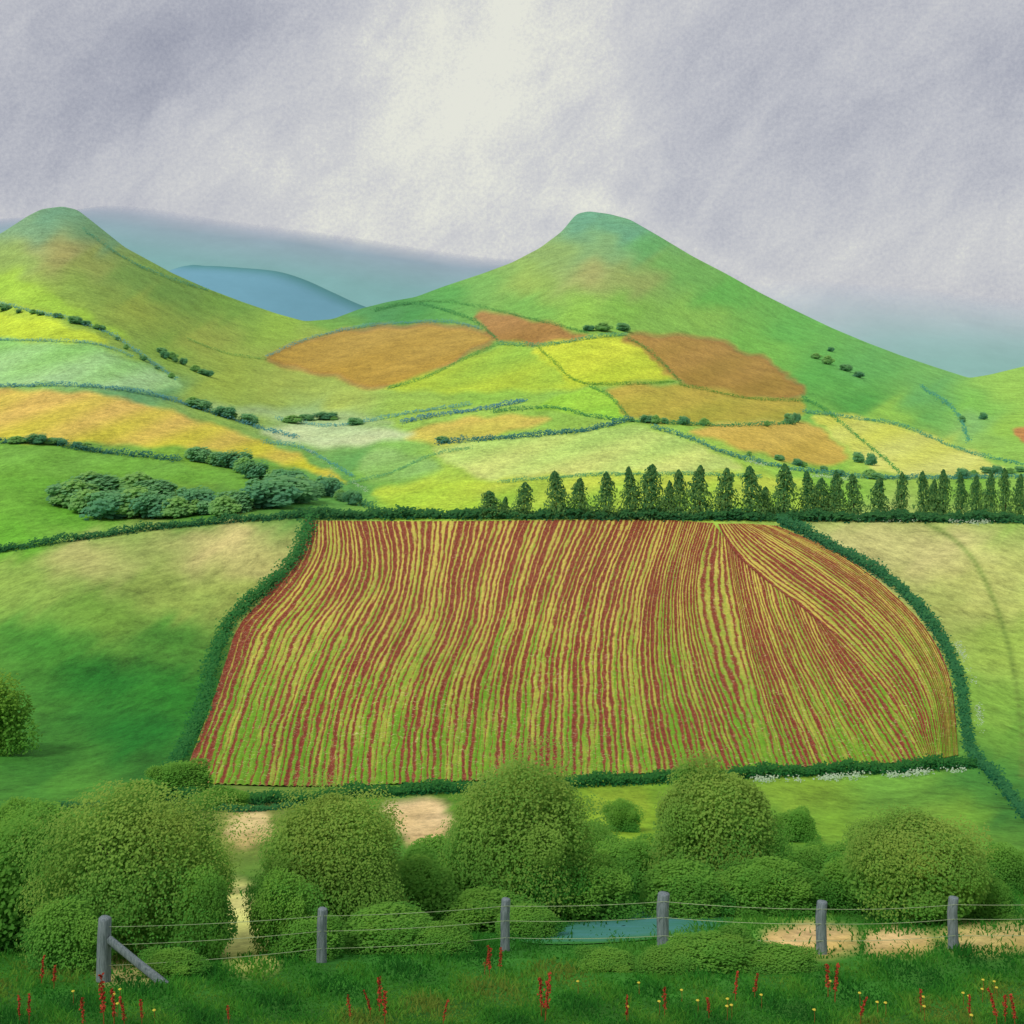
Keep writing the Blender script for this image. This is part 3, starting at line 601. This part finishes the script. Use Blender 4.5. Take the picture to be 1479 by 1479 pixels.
# ---------------------------------------------------------------- sorrel
mat_red,nt,bs=newmat('sorrel_seed_head');oi=N(nt,'ShaderNodeTexCoord')
nt.links.new(MIX(nt,noise(nt,oi.outputs['Object'],9,4,.7),RGB((136,46,32)),RGB((206,84,60))),bs.inputs['Base Color'])
mat_stem,nt,bs=newmat('sorrel_stem');oi=N(nt,'ShaderNodeTexCoord')
nt.links.new(MIX(nt,noise(nt,oi.outputs['Object'],6,3,.6),RGB((160,76,46)),RGB((126,100,44))),bs.inputs['Base Color'])
mat_yel,nt,bs=newmat('yellow_petal');oi=N(nt,'ShaderNodeTexCoord')
nt.links.new(MIX(nt,noise(nt,oi.outputs['Object'],20,3,.6),RGB((210,184,50)),RGB((220,206,90))),bs.inputs['Base Color'])
def sorrel(seed):
    R=np.random.default_rng(seed);ln=R.uniform(-.3,.3)
    hs=np.linspace(0,1,6);sv,sf=limb([(ln*h*h,0,h-.05*(h==0)) for h in hs],[.016,.015,.014,.012,.010,.006],5)
    n=100;h=R.uniform(.3,1.02,n)
    c=np.stack([ln*h*h+R.normal(size=n)*.032*(1.3-h),R.normal(size=n)*.03,h],-1)
    v,f,_=leaves(c,R.normal(size=(n,3)),R.uniform(.035,.065,n),np.zeros((n,3)))
    return mkmesh('stem',sv,sf),mkmesh('seed_head',v,f,smoothf=False)
SR=[sorrel(i) for i in range(8)]
for a,b in SR: a.materials.append(mat_stem);b.materials.append(mat_red)
SP=[(60,1425,40),(78,1430,36),(28,1478,36),(42,1480,40),(150,1482,60),(165,1484,52),(180,1488,44),(120,1490,40),(205,1480,34),(535,1470,36),(548,1466,48),(556,1480,44),(700,1408,34),(707,1412,40),(722,1406,32),(640,1484,36),(782,1470,50),(788,1478,60),(905,1478,36),(960,1470,40),(1024,1474,34),(1062,1448,40),(1090,1444,36),(1196,1440,46),(1206,1448,50),(1243,1480,40),(1330,1462,30),(1400,1474,34),(1440,1484,46),(1452,1480,40),(1466,1486,46),(506,1478,34),(330,1480,26)]
for i,(u,vb,hp) in enumerate(SP):
    b=PW(u,vb);hm=hp*b[1]/F*1.1
    e=bpy.data.objects.new('sorrel_plant',None);col.objects.link(e);e.location=b
    e['label']='red-seeded sorrel stalk standing in rough grass';e['category']='wild plant';e['group']='red sorrel stalks in the grass'
    for nm,ms in (('stem',SR[(i*3)%8][0]),('seed_head',SR[(i*3)%8][1])):
        o=addobj(nm,ms,None,e);o.scale=(hm,hm,hm);o.rotation_euler=(0,0,i*2.1)
R_=np.random.default_rng(3)
v,f=limb([(0,0,-.05),(.01,0,.12),(0,0,.25)],[.006,.005,.004],5);fs=mkmesh('stem',v,f)
c_=np.array([(math.cos(k)*.016,math.sin(k)*.016,.26) for k in np.arange(6)*1.047]);nn=np.array([(math.cos(k)*.5,math.sin(k)*.5-.4,.8) for k in np.arange(6)*1.047])
pv,pf,_=leaves(c_,nn,np.full(6,.03),np.zeros((6,3)));fp=mkmesh('petals',pv,pf)
fs.materials.append(mat_stem);fp.materials.append(mat_yel)
for i in range(30):
    u=R_.choice([R_.uniform(20,240),R_.uniform(820,1300),R_.uniform(1300,1470)]);vb=R_.uniform(1430,1490);b=PW(u,vb)
    e=bpy.data.objects.new('buttercup',None);col.objects.link(e);e.location=b;e['label']='tiny yellow flower among rough grass';e['category']='wild flower';e['group']='yellow flowers in the grass'
    for nm,ms in (('stem',fs),('petals',fp)):
        o=addobj(nm,ms,None,e)
# ---------------------------------------------------------------- camera, light, world
cam=bpy.data.cameras.new('camera');co=bpy.data.objects.new('camera',cam);col.objects.link(co)
co.location=(0,0,CH);co.rotation_euler=(math.pi/2,0,0);cam.sensor_width=36;cam.lens=F/1479*36;cam.shift_y=-(739.5-HV)/1479
cam.clip_end=60000;cam.clip_start=.1;scene.camera=co
sun=bpy.data.lights.new('sun','SUN');so=bpy.data.objects.new('sun',sun);col.objects.link(so)
spos=Vector((-.5,-.6,.85)).normalized();so.rotation_euler=(-spos).to_track_quat('-Z','Y').to_euler();so.location=(0,0,500)
sun.energy=1.85;sun.angle=math.radians(14);sun.color=(1,.98,.92)
w=bpy.data.worlds.new('World');scene.world=w;w.use_nodes=True;nt=w.node_tree;bg=nt.nodes['Background']
try:
    w.cycles.sampling_method='MANUAL';w.cycles.sample_map_resolution=128
except Exception as ex: print(ex)
tc=N(nt,'ShaderNodeTexCoord');sp=N(nt,'ShaderNodeSeparateXYZ');nt.links.new(tc.outputs['Generated'],sp.inputs[0])
az=M(nt,'ARCTAN2',sp.outputs[0],sp.outputs[1]);el=M(nt,'ARCSINE',sp.outputs[2])
cmb=N(nt,'ShaderNodeCombineXYZ');nt.links.new(az,cmb.inputs[0]);nt.links.new(el,cmb.inputs[1]);vec=cmb.outputs[0]
wx=noise(nt,vec,11,5,.7);wy=noise(nt,mapping(nt,vec,(1,1,1),(0,0,1.3)),10,5,.7)
azw=M(nt,'ADD',az,M(nt,'MULTIPLY',M(nt,'SUBTRACT',wx,.5),.12));elw=M(nt,'ADD',el,M(nt,'MULTIPLY',M(nt,'SUBTRACT',wy,.5),.10))
def gau(u,v,su,sv,rot,amp,raw=False):
    a0=math.atan((u-CX)/F);e0=math.atan((HV-v)/F);cr,sr=math.cos(math.radians(rot)),math.sin(math.radians(rot))
    dx=M(nt,'SUBTRACT',az if raw else azw,a0);dy=M(nt,'SUBTRACT',el if raw else elw,e0)
    p=M(nt,'ADD',M(nt,'MULTIPLY',dx,cr),M(nt,'MULTIPLY',dy,sr));q=M(nt,'SUBTRACT',M(nt,'MULTIPLY',dy,cr),M(nt,'MULTIPLY',dx,sr))
    p=M(nt,'DIVIDE',p,su/F);q=M(nt,'DIVIDE',q,sv/F)
    e=M(nt,'MULTIPLY',M(nt,'ADD',M(nt,'MULTIPLY',p,p),M(nt,'MULTIPLY',q,q)),-.5)
    return M(nt,'MULTIPLY',M(nt,'POWER',2.71828,e),amp)
n1=noise(nt,mapping(nt,mapping(nt,vec,(1,1,1),(0,0,math.radians(-38))),(7,24,1)),1.0,6,.65,.8)
n2=noise(nt,mapping(nt,mapping(nt,vec,(1,1,1),(0,0,math.radians(-65))),(8,26,1)),1.0,5,.65,.6)
n3=noise(nt,vec,340,2,.75);n4=noise(nt,vec,11,6,.7,.5)
t=M(nt,'ADD',0.61,M(nt,'MULTIPLY',M(nt,'SUBTRACT',n1,.5),.50))
t=M(nt,'ADD',t,M(nt,'MULTIPLY',M(nt,'SUBTRACT',n2,.5),.44));t=M(nt,'ADD',t,M(nt,'MULTIPLY',M(nt,'SUBTRACT',n4,.5),.45))
t=M(nt,'ADD',t,M(nt,'MULTIPLY',M(nt,'SUBTRACT',n3,.5),.48))
for a in [(680,140,190,110,62,.28),(760,10,130,90,80,.12),(550,200,150,80,45,.12),(875,250,140,40,88,.14),(620,300,160,60,10,.06),
 (330,50,170,60,30,-.24),(110,150,160,60,35,-.22),(30,50,120,60,30,-.12),(1080,50,150,60,30,-.20),(1190,190,220,55,28,-.18),(1430,170,120,60,40,-.16)]:
    t=M(nt,'ADD',t,gau(*a))
for a in [(1320,350,220,40,0,.08),(840,296,60,18,-10,.20),(1040,380,110,11,-27,.18),(720,360,80,12,10,.10)]:
    t=M(nt,'ADD',t,gau(*a,raw=True))
cr=N(nt,'ShaderNodeValToRGB');nt.links.new(t,cr.inputs[0]);E=cr.color_ramp.elements
E[0].position=0.02;E[0].color=RGB((150,154,170))+(1,);E[1].position=1.0;E[1].color=RGB((230,231,220))+(1,)
for p_,c_ in ((.3,(172,175,187)),(.52,(190,192,200)),(.75,(207,208,210))):
    q=E.new(p_);q.color=RGB(c_)+(1,)
sky=N(nt,'ShaderNodeTexSky',sky_type='NISHITA');sky.sun_disc=False;sky.sun_elevation=math.asin(spos.z);sky.sun_rotation=math.atan2(spos.x,spos.y)
ns=MIX(nt,1.0,sky.outputs[0],(.08,.08,.08),'MULTIPLY')
nt.links.new(MIX(nt,.03,cr.outputs[0],ns),bg.inputs['Color']);bg.inputs['Strength'].default_value=1.0
scene.view_settings.view_transform='Standard';scene.view_settings.look='None';scene.view_settings.exposure=0
